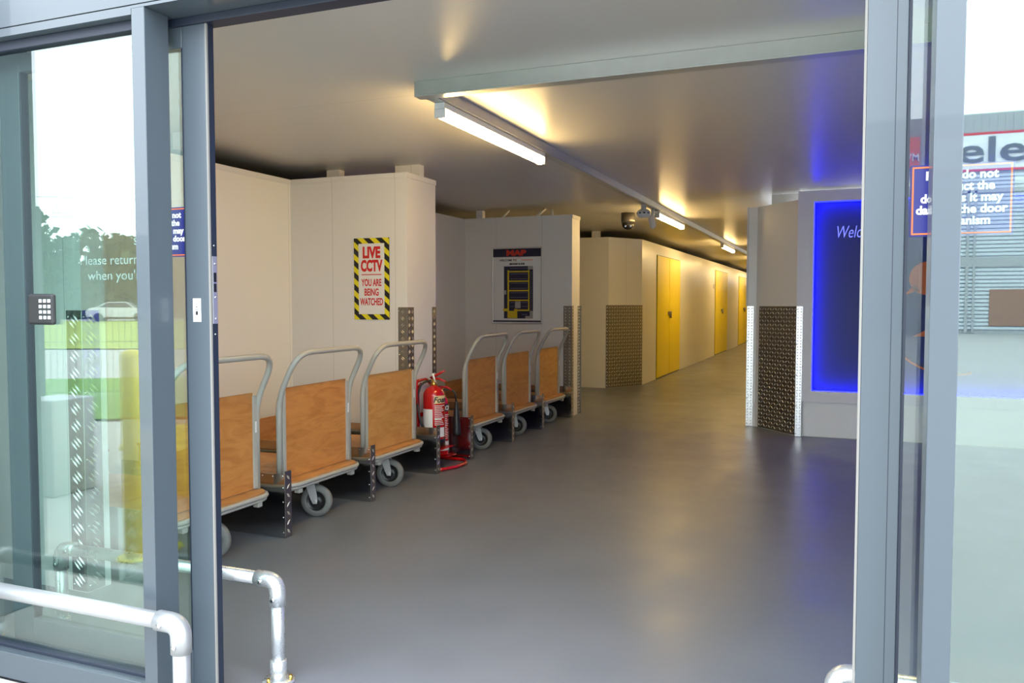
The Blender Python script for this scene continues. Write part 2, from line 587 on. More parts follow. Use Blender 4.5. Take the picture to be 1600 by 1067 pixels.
# ---- corridor doors (left wall)
def corridor_door(n, y0, y1, double, h=2.11, X=-2.93, rz=0.0):
    e = struct(empty('door_%d' % n, (X, (y0 + y1) / 2, 0), rz))
    w = (y1 - y0) / 2
    b = MB(); b.box(-0.004, 0.004, -w - 0.012, w + 0.012, 0.0, h + 0.012)
    b.build('door_gap', M['hazk'], e)
    spans = ((-w, -0.012), (0.012, w)) if double else ((-w, w),)
    for q, (a, c) in enumerate(spans):
        b = MB(); b.box(0.004, 0.016, a, c, 0.02, h, 0.002)
        d = b.build('door_leaf', M['yellow'], e)
        yh = (0.0 if q == 0 else None) if double else w * 0.0
        if double:
            yy = -0.05 if q == 0 else 0.05
            if q == 0 or n == 3:
                b = MB(); b.box(0.016, 0.045, yy - 0.08, yy + 0.08, 1.08, 1.15, 0.004); b.cyl((0.05, yy, 1.03), (0.05, yy, 1.15), 0.02)
                b.build('handle', M['lock'], d)
        else:
            b = MB(); b.box(0.016, 0.045, 0.15, 0.22, 1.10, 1.15, 0.004); b.cyl((0.03, 0.19, 1.04), (0.03, 0.19, 1.15), 0.012)
            b.build('handle', M['lock'], d)
    return e
corridor_door(1, 13.86, 15.95, True)
corridor_door(2, 20.75, 23.0, True)
corridor_door(3, 25.7, 28.4, True)
corridor_door(4, 31.0, 32.2, False)
corridor_door(5, 35.0, 37.0, True)
for q, (a_, c_) in enumerate(((10.2, 12.2), (14.2, 16.2), (19.0, 21.0), (24.0, 26.0), (29.0, 31.0), (34.0, 36.0))):  # unseen right-wall doors, added for their yellow bounce light
    corridor_door(6 + q, a_, c_, True, X=-0.93, rz=PI)
b = MB(); b.box(-2.93, -2.922, 20.42, 20.62, 1.66, 1.76)
tag(b.build('door_number_plate', M['silver']), 'small pale plate on the corridor wall before the second yellow door', 'sign')

# ---- ceiling trunking
b = MB()
b.box(-2.003, 2.9, 3.666, 3.734, 2.330, 2.404)
tr = b.build('cable_trunking', M['galv'])
tag(tr, 'galvanised cable trunking running across the ceiling above the entrance', 'cable trunking')
b = MB()
b.box(-1.98, 2.9, 3.659, 3.665, 2.337, 2.345)
b.build('lid_lip', M['galv'], tr)
b = MB()
b.box(-1.982, -1.918, 3.736, 41.9, 2.337, 2.404)
tr2 = b.build('cable_trunking', M['galv'])
tag(tr2, 'long galvanised cable trunking running down the corridor carrying the tube lights', 'cable trunking')
b = MB()
b.box(-1.917, -1.911, 3.75, 41.9, 2.342, 2.352)
b.build('lid_lip', M['galv'], tr2)

# ---- batten lights
def batten():
    e = empty('batten_light')
    b = MB()
    b.box(-0.03, 0.03, 0, 1.55, 0.050, 0.083, 0.004)
    b.box(-0.03, 0.03, 0, 0.016, 0.004, 0.050, 0.003)
    b.box(-0.03, 0.03, 1.534, 1.55, 0.004, 0.050, 0.003)
    b.build('housing', M['white'], e)
    b = MB()
    pts = [(0.030, 0.050)] + [(0.030 * math.cos(-PI * k / 12), 0.032 + 0.030 * math.sin(-PI * k / 12)) for k in range(13)] + [(-0.030, 0.050)]
    b.prism(pts, 'y', 0.017, 1.533)
    b.build('diffuser', M['tubeon'], e)
    return e
lab = ['lit tube light nearest the entrance, hanging at the start of the ceiling trunking',
       'second lit tube light along the corridor trunking, just behind the hanging detectors',
       'third lit tube light from the entrance, above the yellow corridor doors',
       'fourth lit tube light from the entrance, small and far along the corridor',
       'fifth tube light far down the corridor, only a glow at the end',
       'sixth tube light, far down the corridor',
       'last tube light at the far end of the corridor']
L0 = batten()
for i, y in enumerate((3.835, 9.21, 14.6, 19.95, 25.3, 30.65, 36.0)):
    o = L0 if i == 0 else copy_tree(L0)
    o.location = (-1.95, y, 2.253)
    tag(o, lab[i], 'ceiling light', 'tube lights hanging under the trunking')

# ---- small devices under the trunking
e = tag(empty('smoke_detector', (-1.955, 8.56, 2.336)), 'round white detector with dark slots hanging under the ceiling trunking', 'smoke detector')
b = MB(); b.lathe([(0.03, 0), (0.026, -0.05), (0.04, -0.055)], (0, 0, 0)); b.build('stem', M['white'], e)
b = MB(); b.lathe([(0.045, -0.055), (0.068, -0.075), (0.07, -0.11), (0.055, -0.135), (0.02, -0.145)], (0, 0, 0)); b.build('detector_body', M['white'], e)
b = MB()
for k in range(10):
    a = 2 * PI * k / 10
    b.box(-0.001, 0.001, -0.001, 0.001, -0.1, -0.09) if False else None
    c = Vector((0.069 * math.cos(a), 0.069 * math.sin(a), -0.093))
    t = Vector((-math.sin(a), math.cos(a), 0)) * 0.012
    nn = Vector((math.cos(a), math.sin(a), 0)) * 0.003
    z = Vector((0, 0, 0.007))
    b.poly([c - t - z + nn, c + t - z + nn, c + t + z + nn, c - t + z + nn])
explode(b.build('slots', M['black'], e), 'vent_slot')
e = tag(empty('motion_sensor', (-1.95, 8.98, 2.336)), 'white bullet shaped sensor angled down beside the second tube light', 'sensor')
b = MB(); b.tube(round_path([(0, 0, 0), (0.0, 0, -0.06), (0.0, 0.0, -0.10)], 0.03), 0.018); b.build('bracket', M['white'], e)
b = MB(); b.lathe([(0.01, 0), (0.034, 0.01), (0.037, 0.05), (0.037, 0.12), (0.028, 0.15), (0.008, 0.165)], (-0.02, 0, -0.07), (0.25, -0.25, -1)); b.build('sensor_body', M['white'], e)
e = tag(empty('dome_camera', (-2.46, 9.93, CZ)), 'dark metal dome security camera on the ceiling left of the trunking', 'security camera')
b = MB(); b.lathe([(0.085, 0), (0.085, -0.10), (0.078, -0.13)], (0, 0, 0)); b.build('camera_housing', mat('gunmetal', (0.12, 0.11, 0.10), 0.3, metal=0.6), e)
b = MB(); b.lathe([(0.076, -0.13), (0.07, -0.165), (0.045, -0.195), (0.012, -0.205)], (0, 0, 0)); dm = b.build('dome', M['black'], e)
b = MB()
for dx, dz in ((0.0, -0.125), (-0.035, -0.165), (0.03, -0.165)):
    b.lathe([(0.014, 0), (0.012, 0.006)], (dx + 0.02, -0.068 - 0.0, dz), (0.2, -1, -0.3), 10)
explode(b.build('lenses', M['chrome'], dm), 'lens')

# ================================================================= ENTRANCE
def solid(boxes, name, m, parent=None, bev=0.002):
    b = MB()
    for q in boxes:
        b.box(*q, bev)
    return b.build(name, m, parent)
fr = empty('window_frame_unit', (0, 0, 0))
fr.name = 'window_1'
struct(fr)
YB = 2.027
solid([(-2.034, -1.982, YF, YB, 0.0, 2.20)], 'mullion', M['frame'], fr)
solid([(-3.30, -2.035, YF, YB, 0.0, 0.092)], 'sill', M['frame'], fr)
solid([(-3.30, -3.20, YF, YB, 0.092, 2.15)], 'jamb', M['frame'], fr)
solid([(-3.20, -2.034, 1.955, 1.963, 0.104, 2.14), ], 'gasket', M['framedk'], fr).hide_render = False
bpy.data.objects.remove(bpy.data.objects['gasket'])
solid([(-3.20, -2.035, 1.960, 2.00, 0.092, 0.104), (-3.20, -2.035, 1.965, 2.00, 2.150, 2.182)], 'glazing_bead_and_shade', M['framedk'], fr)  # upper strip is dark to stand for the shaded recess under the header
solid([(-3.20, -2.035, 1.976, 1.984, 0.10, 2.14)], 'pane', M['glass'], fr, 0)
fr2 = struct(empty('window_2'))
solid([(0.171, 0.226, YF, YB, 0.0, 2.20)], 'mullion', M['frame'], fr2)
solid([(0.227, 1.60, YF, YB, 0.0, 0.092)], 'sill', M['frame'], fr2)
solid([(1.50, 1.60, YF, YB, 0.092, 2.15)], 'jamb', M['frame'], fr2)
solid([(0.227, 1.50, 1.960, 2.00, 0.092, 0.104), (0.227, 1.50, 1.965, 2.00, 2.150, 2.182), (0.227, 0.229, 1.96, 2.0, 0.104, 2.135)], 'glazing_bead_and_shade', M['framedk'], fr2)  # top strip again paints the shade below the header
solid([(0.227, 1.50, 1.976, 1.984, 0.10, 2.14)], 'pane', M['glass'], fr2, 0)
# header
b = MB()
b.box(-3.30, -2.034, YF, 2.12, 2.182, 2.208)
b.box(-2.034, 0.226, YF, 2.12, 2.20, 2.2085)
b.box(0.226, 1.60, YF, 2.12, 2.182, 2.208)
b.box(-3.30, 1.60, YF, 2.12, 2.212, 2.75)
b.box(-3.29, 1.59, YF + 0.01, 2.11, 2.205, 2.215)
struct(b.build('trim_3', M['frame']))
solid([(-2.85, 1.1, 2.05, 2.11, 2.175, 2.20)], 'trim_4', M['framedk'], None)['kind'] = 'structure'
# outside walls of the building
for nm, x0, x1, z0 in (('wall_front', -9, -3.30, 0), ('wall_front', 1.60, 6, 0), ('wall_front', -9, 6, 2.75)):
    b = MB(); b.box(x0, x1, 1.97, 2.12, z0, 5.0 if z0 > 0 else 2.75); struct(b.build(nm, M['clad']))
b = MB(); b.box(-3.45, -3.22, 1.43, 1.93, 0, 2.6, 0.004); struct(b.build('wall_front', M['frame']))

# sliding leaves
def leaf(xa, xb, lead, label):
    """lead = 'R' when the leading stile is at xb"""
    e = tag(empty('sliding_door', ((xa + xb) / 2, 2.06, 0)), label, 'door')
    c = (xa + xb) / 2
    a, d = xa - c, xb - c
    if lead == 'R':
        s1, s2 = (a, a + 0.10), (d - 0.092, d)
    else:
        s1, s2 = (a, a + 0.085), (d - 0.10, d)
    for s in (s1, s2):
        solid([(s[0], s[1], 0, 0.034, 0.015, 2.185)], 'stile', M['frame'], e)
    solid([(s1[1] + 0.001, s2[0] - 0.001, 0, 0.034, 0.015, 0.16)], 'rail', M['frame'], e)
    solid([(s1[1] + 0.001, s2[0] - 0.001, 0, 0.034, 2.11, 2.185)], 'rail', M['frame'], e)
    solid([(s1[1] + 0.0005, s1[1] + 0.007, 0.003, 0.031, 0.16, 2.11), (s2[0] - 0.007, s2[0] - 0.0005, 0.003, 0.031, 0.16, 2.11)], 'glazing_gasket', M['framedk'], e, 0)
    solid([(s1[1] + 0.004, s2[0] - 0.004, 0.014, 0.020, 0.155, 2.115)], 'pane', M['glass2'], e, 0)
    return e, a, d
LL, a, d = leaf(-2.80, -1.868, 'R', 'left sliding glass door slid open behind the left window, lock plate on its edge')
solid([(d + 0.0005, d + 0.006, 0.0, 0.007, 0.02, 2.18)], 'brush_seal', M['gasket'], LL, 0)
solid([(d + 0.0005, d + 0.004, 0.008, 0.034, 0.02, 2.18)], 'edge_strip', M['framedk'], LL, 0)
lp = solid([(d + 0.004, d + 0.007, 0.010, 0.031, 1.234, 1.449)], 'lock_plate', M['silver'], LL, 0.0008)
solid([(d + 0.007, d + 0.0078, 0.014, 0.026, 1.367, 1.397), (d + 0.007, d + 0.0078, 0.014, 0.026, 1.335, 1.362)], 'keyhole', [M['hazk']], lp, 0)
b = MB()
for z in (1.483, 1.425, 1.318, 1.25, 1.20):
    b.dome((d + (0.007 if 1.234 < z < 1.449 else 0.004), 0.021, z), (1, 0, 0), 0.004)
explode(b.build('screws', M['chrome'], lp), 'screw')
st = solid([(d - 0.064, d - 0.033, -0.002, -0.0002, 1.240, 1.315)], 'door_sticker', M['white'], LL, 0)
b = MB(); b.box(-1, 1, -1, 1, -1, 1); b.bm.free()
b = MB()
cx = d - 0.0485
b.box(cx - 0.004, cx + 0.004, -0.0028, -0.002, 1.262, 1.274)
b.tube([(cx + 0.0035 * math.cos(t), -0.0024, 1.276 + 0.005 * math.sin(t)) for t in [PI * k / 8 for k in range(9)]], 0.0009, 6)
b.box(cx - 0.003, cx + 0.003, -0.0028, -0.002, 1.287, 1.290)
b.build('padlock_mark', M['hazk'], st)
RL, a2, d2 = leaf(0.043, 0.98, 'L', 'right sliding glass door slid open behind the right window')
solid([(a2 - 0.006, a2 - 0.0005, 0.0, 0.007, 0.02, 2.18)], 'brush_seal', M['gasket'], RL, 0)
solid([(a2 + 0.0605, a2 + 0.0620, -0.0006, 0.0, 0.02, 2.18)], 'seam', M['framedk'], RL, 0)

# door signs on the leaves
def door_sign(x0, z0, label, w=0.205, h=0.160):
    e = tag(empty('door_sign', (x0, 2.0725, z0)), label, 'sign', None)
    solid([(0, w, -0.001, 0.0, 0, h)], 'sign_face', M['navyglass'], e, 0)
    t = 0.0035; i = 0.004
    b = MB()
    b.box(i, w - i, -0.0018, -0.001, i, i + t); b.box(i, w - i, -0.0018, -0.001, h - i - t, h - i)
    b.box(i, i + t, -0.0018, -0.001, i + t, h - i - t); b.box(w - i - t, w - i, -0.0018, -0.001, i + t, h - i - t)
    b.build('orange_border', M['orange'], e)
    text('lettering', 'Please do not\nobstruct the\ndoors as it may\ndamage the door\nmechanism', 0.0265, M['white'], e, (w / 2, -0.0012, h - 0.034), align='CENTER', bold=0.0010, sx=0.98, lines=0.955)
    return e
door_sign(-2.162, 1.450, 'navy sign with orange border on the left sliding door, mostly hidden by the frame post')
door_sign(0.138, 1.450, 'navy sign with orange border asking not to obstruct, on the right sliding door')
e = tag(empty('window_lettering', (-2.42, 2.0725, 1.36)), 'pale lettering on the left glass reading Please return, when you\'re', 'lettering')
text('lettering', 's', 0.052, M['textw'], e, (0.226, 0, 0.134))
text('lettering', 'Please return', 0.044, M['textw'], e, (-0.02, 0, 0.071), width=0.262)
text('lettering', "when you're", 0.044, M['textw'], e, (0.015, 0, 0.019), width=0.262)

# keypad on the left pane
e = tag(empty('keypad', (-2.497, 1.976, 1.279)), 'black keypad with twelve pale buttons on the left glass', 'keypad')
b = MB(); b.box(-0.060, 0.060, -0.016, 0, -0.052, 0.052, 0.008); b.build('keypad_body', M['black'], e)
b0 = None
for i in range(3):
    for j in range(4):
        if b0 is None:
            b = MB(); b.box(-0.0065, 0.0065, -0.0025, 0, -0.0055, 0.0055, 0.001)
            q = b0 = b.build('button', mat('keypad_button', (0.55, 0.60, 0.60), 0.4), e)
        else:
            q = b0.copy(); COL.objects.link(q)
        q.location = (0.004 + 0.020 * i, -0.016, 0.028 - 0.0185 * j)

# ---- guard rails
def guard_rail(xa, xb, y, z, r, m, label):
    e = tag(empty('guard_rail', (xb if xb < 0.5 and xa < -1 else xa, y, 0)), label, 'guard rail')
    ox = e.location.x
    A, B = xa - ox, xb - ox
    b = MB(); b.tube([(A + 0.05, 0, z), (B - 0.05, 0, z)], r); b.build('top_tube', m, e)
    for x in (A, B):
        s = 1 if x == A else -1
        b = MB(); b.tube([(x, 0, 0.02), (x, 0, z - 0.04)], r); b.build('post', m, e)
        b = MB()
        b.tube(round_path([(x + s * 0.085, 0, z), (x, 0, z), (x, 0, z - 0.085)], 0.05), r * 1.22, 16)
        el = b.build('elbow_fitting', m, e)
        b = MB()
        b.lathe([(0.008, 0), (0.008, 0.004), (0.003, 0.0045)], (x + s * 0.055, -r * 1.22 + 0.001, z - 0.002), (0, -1, 0), 10)
        b.lathe([(0.008, 0), (0.008, 0.004), (0.003, 0.0045)], (x, -r * 1.22 + 0.001, z - 0.06), (0, -1, 0), 10)
        explode(b.build('grub_screw', M['chrome'], el), 'grub_screw')
        b = MB()
        b.lathe([(r * 1.25, 0.008), (r * 1.25, 0.075), (r * 1.02, 0.078)], (x, 0, 0))
        b.lathe([(0.055, 0), (0.055, 0.008), (r * 1.3, 0.010)], (x, 0, 0))
        fl = b.build('base_flange', m, e)
        b = MB()
        for k in range(3):
            aa = 0.3 + 2 * PI * k / 3
            b.cyl((x + 0.043 * math.cos(aa), 0.043 * math.sin(aa), 0.008), (x + 0.043 * math.cos(aa), 0.043 * math.sin(aa), 0.026), 0.006, 8)
        explode(b.build('bolts', M['brass'], fl), 'bolt')
    return e
railw = mat('galvanised_tube_white', (0.42, 0.43, 0.44), 0.36, metal=0.6, vary=(30, 0.06))
guard_rail(-2.98, -1.80, 1.845, 0.35, 0.025, railw, 'low galvanised guard rail outside the left window, brightest and nearest')
guard_rail(-2.80, -1.775, 2.26, 0.352, 0.0225, M['rail'], 'low galvanised guard rail inside, behind the left sliding door')
guard_rail(0.0, 1.0, 2.26, 0.335, 0.0225, M['rail'], 'low galvanised guard rail inside, behind the right sliding door')

# ================================================================= KICK PLATES
def kick(name_label, faces, m=None, parentloc=(0, 0, 0), h=1.268, pitch=0.03, lines=1, z0=0.004, alt=True):
    """faces: list of (origin xy, end xy, outward normal xy) - one folded tread plate"""
    e = empty('kick_plate', (faces[0][0][0], faces[0][0][1], 0))
    tag(e, name_label, 'kick plate')
    ox, oy = faces[0][0]
    b = MB(); t = MB(); rv = MB()
    for (p, q, n) in faces:
        p = Vector((p[0] - ox, p[1] - oy, 0)); q = Vector((q[0] - ox, q[1] - oy, 0)); n = Vector((n[0], n[1], 0)).normalized()
        u = (q - p); w = u.length; u.normalize()
        a = p + n * 0.0005; c = p + n * 0.003
        pts = [(a.x, a.y), ((a + u * w).x, (a + u * w).y), ((c + u * w).x, (c + u * w).y), (c.x, c.y)]
        b.prism(pts, 'z', z0, h)
        tread(b, c + Vector((0, 0, z0 + 0.01)), u, Vector((0, 0, 1)), n, w, h - z0 - 0.02, pitch, L=pitch * (0.46 if lines == 1 else 0.36), Wd=pitch * (0.17 if lines == 1 else 0.07), H=0.0045, lines=lines, alt=alt)
        for zz in (0.03, 0.3, 0.6, 0.9, h - 0.03):
            rv.dome(tuple(c + u * (w * 0.12) + Vector((0, 0, zz))), n, 0.006)
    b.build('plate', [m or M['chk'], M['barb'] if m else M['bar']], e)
    explode(rv.build('rivets', M['chrome'], e), 'rivet')
    return e
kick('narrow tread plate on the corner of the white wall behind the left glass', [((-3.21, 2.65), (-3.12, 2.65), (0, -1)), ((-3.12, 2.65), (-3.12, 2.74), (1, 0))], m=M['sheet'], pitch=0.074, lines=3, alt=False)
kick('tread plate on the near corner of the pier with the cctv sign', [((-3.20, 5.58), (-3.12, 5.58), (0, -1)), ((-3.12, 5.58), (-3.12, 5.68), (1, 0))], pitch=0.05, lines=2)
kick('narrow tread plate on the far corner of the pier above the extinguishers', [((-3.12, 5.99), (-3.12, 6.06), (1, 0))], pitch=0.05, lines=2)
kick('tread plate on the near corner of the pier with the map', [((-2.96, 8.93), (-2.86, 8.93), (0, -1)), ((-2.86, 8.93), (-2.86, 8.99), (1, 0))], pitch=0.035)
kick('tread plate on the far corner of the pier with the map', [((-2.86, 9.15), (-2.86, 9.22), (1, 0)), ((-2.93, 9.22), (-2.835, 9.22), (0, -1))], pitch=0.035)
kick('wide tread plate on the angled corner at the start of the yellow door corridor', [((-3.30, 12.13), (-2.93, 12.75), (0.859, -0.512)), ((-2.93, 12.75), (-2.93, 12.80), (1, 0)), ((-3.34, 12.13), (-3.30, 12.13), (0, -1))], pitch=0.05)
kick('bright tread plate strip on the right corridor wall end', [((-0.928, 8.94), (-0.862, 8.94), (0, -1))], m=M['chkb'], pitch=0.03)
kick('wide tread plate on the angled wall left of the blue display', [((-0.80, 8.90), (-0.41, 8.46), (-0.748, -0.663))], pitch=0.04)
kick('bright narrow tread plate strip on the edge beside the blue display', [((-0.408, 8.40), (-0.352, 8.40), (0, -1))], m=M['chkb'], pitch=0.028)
# a channel on the end of the right corridor wall
b = MB(); b.box(-0.938, -0.920, 8.928, 8.939, 1.27, HP); struct(b.build('trim_5', M['wall']))

# ================================================================= TROLLEYS
def make_trolley():
    e = empty('platform_trolley')
    # local frame: x towards the aisle, y along the wall, origin below the deck's front centre
    hw = 0.365; z = 0.285; Ld = 1.18
    def rr(x0, x1, y0, y1, r, n=5):
        p = []
        for cx, cy, a in ((x1 - r, y1 - r, 0), (x0 + r, y1 - r, 90), (x0 + r, y0 + r, 180), (x1 - r, y0 + r, 270)):
            for k in range(n + 1):
                t = R(a + 90 * k / n)
                p.append((cx + r * math.cos(t), cy + r * math.sin(t)))
        return p
    b = MB(); b.prism(rr(-Ld, 0, -hw, hw, 0.09), 'z', z - 0.016, z); b.build('deck', M['deck'], e)
    b = MB()
    path = [(x, y, z - 0.020) for x, y in rr(-Ld - 0.008, 0.008, -hw - 0.008, hw + 0.008, 0.095)]
    b.tube(path, 0.0125, 8, closed=True)
    path = [(x, y, z - 0.040) for x, y in rr(-Ld - 0.002, 0.002, -hw - 0.002, hw + 0.002, 0.09)]
    b.tube(path, 0.009, 8, closed=True)
    b.build('deck_edging', M['tube'], e)
    b = MB()
    b.box(-Ld + 0.05, -0.06, -0.22, -0.19, z - 0.055, z - 0.017); b.box(-Ld + 0.05, -0.06, 0.19, 0.22, z - 0.055, z - 0.017)
    for x in (-0.09, -0.6, -1.08):
        b.box(x - 0.02, x + 0.02, -hw + 0.03, hw - 0.03, z - 0.058, z - 0.03)
    for y in (-0.27, 0.27):
        b.box(-0.035, 0.0, y - 0.018, y + 0.018, z - 0.075, z - 0.03, 0.003)
        b.box(-0.10, -0.07, y - 0.03, y + 0.03, z - 0.075, z - 0.03, 0.003)
    b.build('chassis', M['tube'], e)
    # handle
    xh = -0.085; hy = 0.352
    side = [(xh, -hy, z - 0.02), (xh, -hy, 0.74), (xh + 0.115, -hy + 0.01, 0.985)]
    pts = [Vector(p) for p in side] + [Vector((xh + 0.135, -hy + 0.02, 1.025))]
    full = [(xh, -hy, z - 0.02), (xh, -hy, 0.76), (xh + 0.13, -hy, 1.02), (xh + 0.13, hy, 1.02), (xh, hy, 0.76), (xh, hy, z - 0.02)]
    P0, P1, P2, P3, P4, P5 = [Vector(p) for p in full]
    path = [P0] + round_path([P0, P1, P2], 0.09)[1:-1]
    path += round_path([P1, P2, P3], 0.13, 8)[1:-1] + round_path([P2, P3, P4], 0.13, 8)[1:-1]
    path += round_path([P3, P4, P5], 0.09)[1:-1] + [P5]
    b = MB(); b.tube(path, 0.0165, 12); hd = b.build('handle', M['tube'], e)
    b = MB()
    for s in (-1, 1):
        b.box(xh - 0.004, xh + 0.018, s * (hy - 0.030) - 0.012, s * (hy - 0.030) + 0.012, z + 0.01, 0.80, 0.002)
    explode(b.build('channels', M['tube'], hd), 'panel_channel')
    b = MB(); b.box(xh + 0.019, xh + 0.0205, hy - 0.036, hy - 0.024, 0.60, 0.66)
    b.build('sticker', M['white'], hd)
    b = MB(); b.box(xh - 0.006, xh + 0.006, -0.315, 0.315, z + 0.006, 0.815); b.build('end_panel', M['ply'], e)
    # low back board
    b = MB(); b.box(-Ld + 0.01, -Ld + 0.022, -hw + 0.04, hw - 0.04, z + 0.0, z + 0.135); b.box(-Ld + 0.006, -Ld + 0.026, -hw + 0.03, hw - 0.03, z + 0.135, z + 0.15)
    b.mi = 0
    b.build('back_board', M['deck'], e)
    # castors
    def castor(cx, cy, swing, r=0.098):
        w = empty('castor'); w.parent = e; w.location = (cx, cy, 0); w.rotation_euler = (0, 0, swing)
        # wheel axle along local y
        b = MB()
        b.lathe([(r * 0.62, -0.020), (r * 0.72, -0.021), (r * 0.93, -0.018), (r, -0.010), (r, 0.010), (r * 0.93, 0.018), (r * 0.72, 0.021), (r * 0.62, 0.020)], (0, 0, r), (0, 1, 0), 36, ring=True)
        t = b.build('tyre', M['rubber'], w)
        b = MB()
        b.lathe([(0.018, -0.018), (0.020, -0.010), (r * 0.60, -0.012), (r * 0.64, -0.020), (r * 0.64, 0.020), (r * 0.60, 0.012), (0.020, 0.010), (0.018, 0.018)], (0, 0, r), (0, 1, 0), 24)
        b.build('hub', M['hub'], w)
        b = MB()
        for s in (-1, 1):
            b.prism([(-0.013, r - 0.014), (0.013, r - 0.014), (0.017, r + 0.02), (-0.005, 0.222), (-0.065, 0.222), (-0.030, r + 0.02)], 'y', s * 0.032 - 0.002, s * 0.032 + 0.002)
        b.box(-0.075, 0.005, -0.036, 0.036, 0.215, 0.228)
        b.cyl((0, -0.042, r), (0, 0.042, r), 0.011, 10)
        b.build('fork', M['fork'], w)
        return w
    castor(-0.085, 0.0, R(14))
    castor(-Ld + 0.13, 0.0, R(-20))
    castor(-Ld / 2, 0.30, 0)
    castor(-Ld / 2, -0.30, 0)
    return e
tl = ['grey trolley nearest the entrance, partly cut off by the sliding door, orange plywood end panel',
      'grey trolley with orange plywood panel, second from the entrance under the white wall corner',
      'grey trolley with paler plywood panel, parked below the live cctv sign',
      'grey trolley parked immediately beyond the fire extinguishers, below the map',
      'grey trolley in the middle of the three below the map',
      'grey trolley with the yellowest panel, farthest away beside the pier with the map']
T0 = make_trolley()
for i, (yc, xo) in enumerate(((3.25, -2.868), (4.145, -2.868), (5.02, -2.868), (6.60, -2.868), (7.46, -2.868), (8.38, -2.868))):
    o = T0 if i == 0 else copy_tree(T0)
    o.location = (xo, yc, 0)
    tag(o, tl[i], 'trolley', 'platform trolleys parked in the left bays')
    if i in (2, 5):
        for ch in o.children:
            if ch.name.startswith('end_panel'):
                ch.data = ch.data.copy()
                ch.data.materials[0] = M['ply2']

# dividers between the trolleys
def divider():
    e = empty('trolley_divider')
    b = MB()
    b.box(-1.2, 0, -0.0015, 0.0015, 0.003, 0.355)
    b.box(-1.2, 0, 0.0015, 0.03, 0.003, 0.006)
    b.build('divider_sheet', M['sheet'], e)
    b = MB()
    b.box(-0.001, 0.002, 0.0, 0.055, 0.003, 0.372)
    tread(b, (0.002, 0.004, 0.01), Vector((0, 1, 0)), Vector((0, 0, 1)), Vector((1, 0, 0)), 0.048, 0.35, 0.045, L=0.020, Wd=0.008, H=0.003)
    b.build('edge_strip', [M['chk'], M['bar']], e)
    b = MB()
    for z in (0.03, 0.115, 0.20, 0.28, 0.345):
        b.dome((-0.012, -0.0015, z), (0, -1, 0), 0.005)
    for x in (-0.08, -0.15):
        b.dome((x, -0.0015, 0.35 - 0.01), (0, -1, 0), 0.004)
    explode(b.build('rivets', M['chrome'], e), 'rivet')
    return e
dl = ['metal divider plate beside the entrance end of the nearest trolley',
      'metal divider plate between the first and second trolleys from the entrance',
      'metal divider plate between the second trolley and the one below the cctv sign',
      'metal divider plate on the near side of the fire extinguishers',
      'metal divider plate on the far side of the fire extinguishers',
      'metal divider plate between the nearest two trolleys below the map',
      'metal divider plate before the farthest trolley below the map',
      'metal divider plate next to the pier with the map']
D0 = divider()
for i, y in enumerate((2.80, 3.685, 4.572, 5.51, 6.12, 7.04, 7.87, 8.84)):
    o = D0 if i == 0 else copy_tree(D0)
    o.location = (-2.835, y, 0)
    tag(o, dl[i], 'divider', 'metal dividers between the trolleys')

# ================================================================= EXTINGUISHERS
e = tag(empty('extinguisher_stand', (-2.95, 5.83, 0)), 'red tubular floor stand holding two fire extinguishers between metal dividers', 'extinguisher stand')
b = MB()
loop = round_path([(-0.16, 0.22, 0.016), (0.09, 0.22, 0.016), (0.165, 0.10, 0.016), (0.165, -0.06, 0.016), (0.10, -0.22, 0.016), (-0.16, -0.22, 0.016)], 0.035, 4)
b.tube(loop, 0.013, 10)
b.tube([(-0.15, -0.22, 0.016), (-0.15, 0.22, 0.016)], 0.013, 10)
b.build('base_loop', M['redp'], e)
b = MB()
b.tube([(-0.15, -0.12, 0.016), (-0.15, -0.12, 0.64), (-0.12, -0.12, 0.665)], 0.011, 10)
b.tube([(-0.15, 0.12, 0.016), (-0.15, 0.12, 0.62)], 0.011, 10)
b.box(-0.155, -0.135, -0.12, 0.12, 0.40, 0.43)
explode(b.build('uprights', M['redp'], e), 'upright')
b = MB()
b.tube(round_path([(-0.15, 0.12, 0.62), (-0.13, -0.02, 0.695), (-0.10, -0.24, 0.695), (-0.10, -0.24, 0.52)], 0.04), 0.012, 10)
b.build('top_hook', M['redp'], e)
b = MB(); b.box(-0.13, 0.10, -0.21, 0.0, 0.165, 0.171); b.box(-0.16, 0.05, 0.015, 0.16, 0.068, 0.074); explode(b.build('shelves', M['redp'], e), 'shelf')

def label_band(b, c, r, a0, a1, z0, z1, n=14):
    for k in range(n):
        t0 = a0 + (a1 - a0) * k / n; t1 = a0 + (a1 - a0) * (k + 1) / n
        b.poly([(c[0] + r * math.cos(t0), c[1] + r * math.sin(t0), z0), (c[0] + r * math.cos(t1), c[1] + r * math.sin(t1), z0),
                (c[0] + r * math.cos(t1), c[1] + r * math.sin(t1), z1), (c[0] + r * math.cos(t0), c[1] + r * math.sin(t0), z1)], True)
def wrap_text(name, body, size, m, parent, r, ang, z, bold=0.0, shear=0.0, sx=1.0):
    o = text(name, body, size, m, parent, (0, 0, 0), align='CENTER', bold=bold, shear=shear, sx=sx, rot=(0, 0, 0))
    for v in o.data.vertices:
        t = ang + v.co.x / r
        rr_ = r + 0.0006 + v.co.z
        v.co = Vector((rr_ * math.cos(t), rr_ * math.sin(t), z + v.co.y))
    return o
VA = R(-58)      # direction from the extinguishers to the entrance
f = tag(empty('fire_extinguisher', (-2.975, 5.74, 0.172)), 'large red foam fire extinguisher with cream Foam label, left of the pair', 'fire extinguisher', 'fire extinguishers on the red stand')
r = 0.086
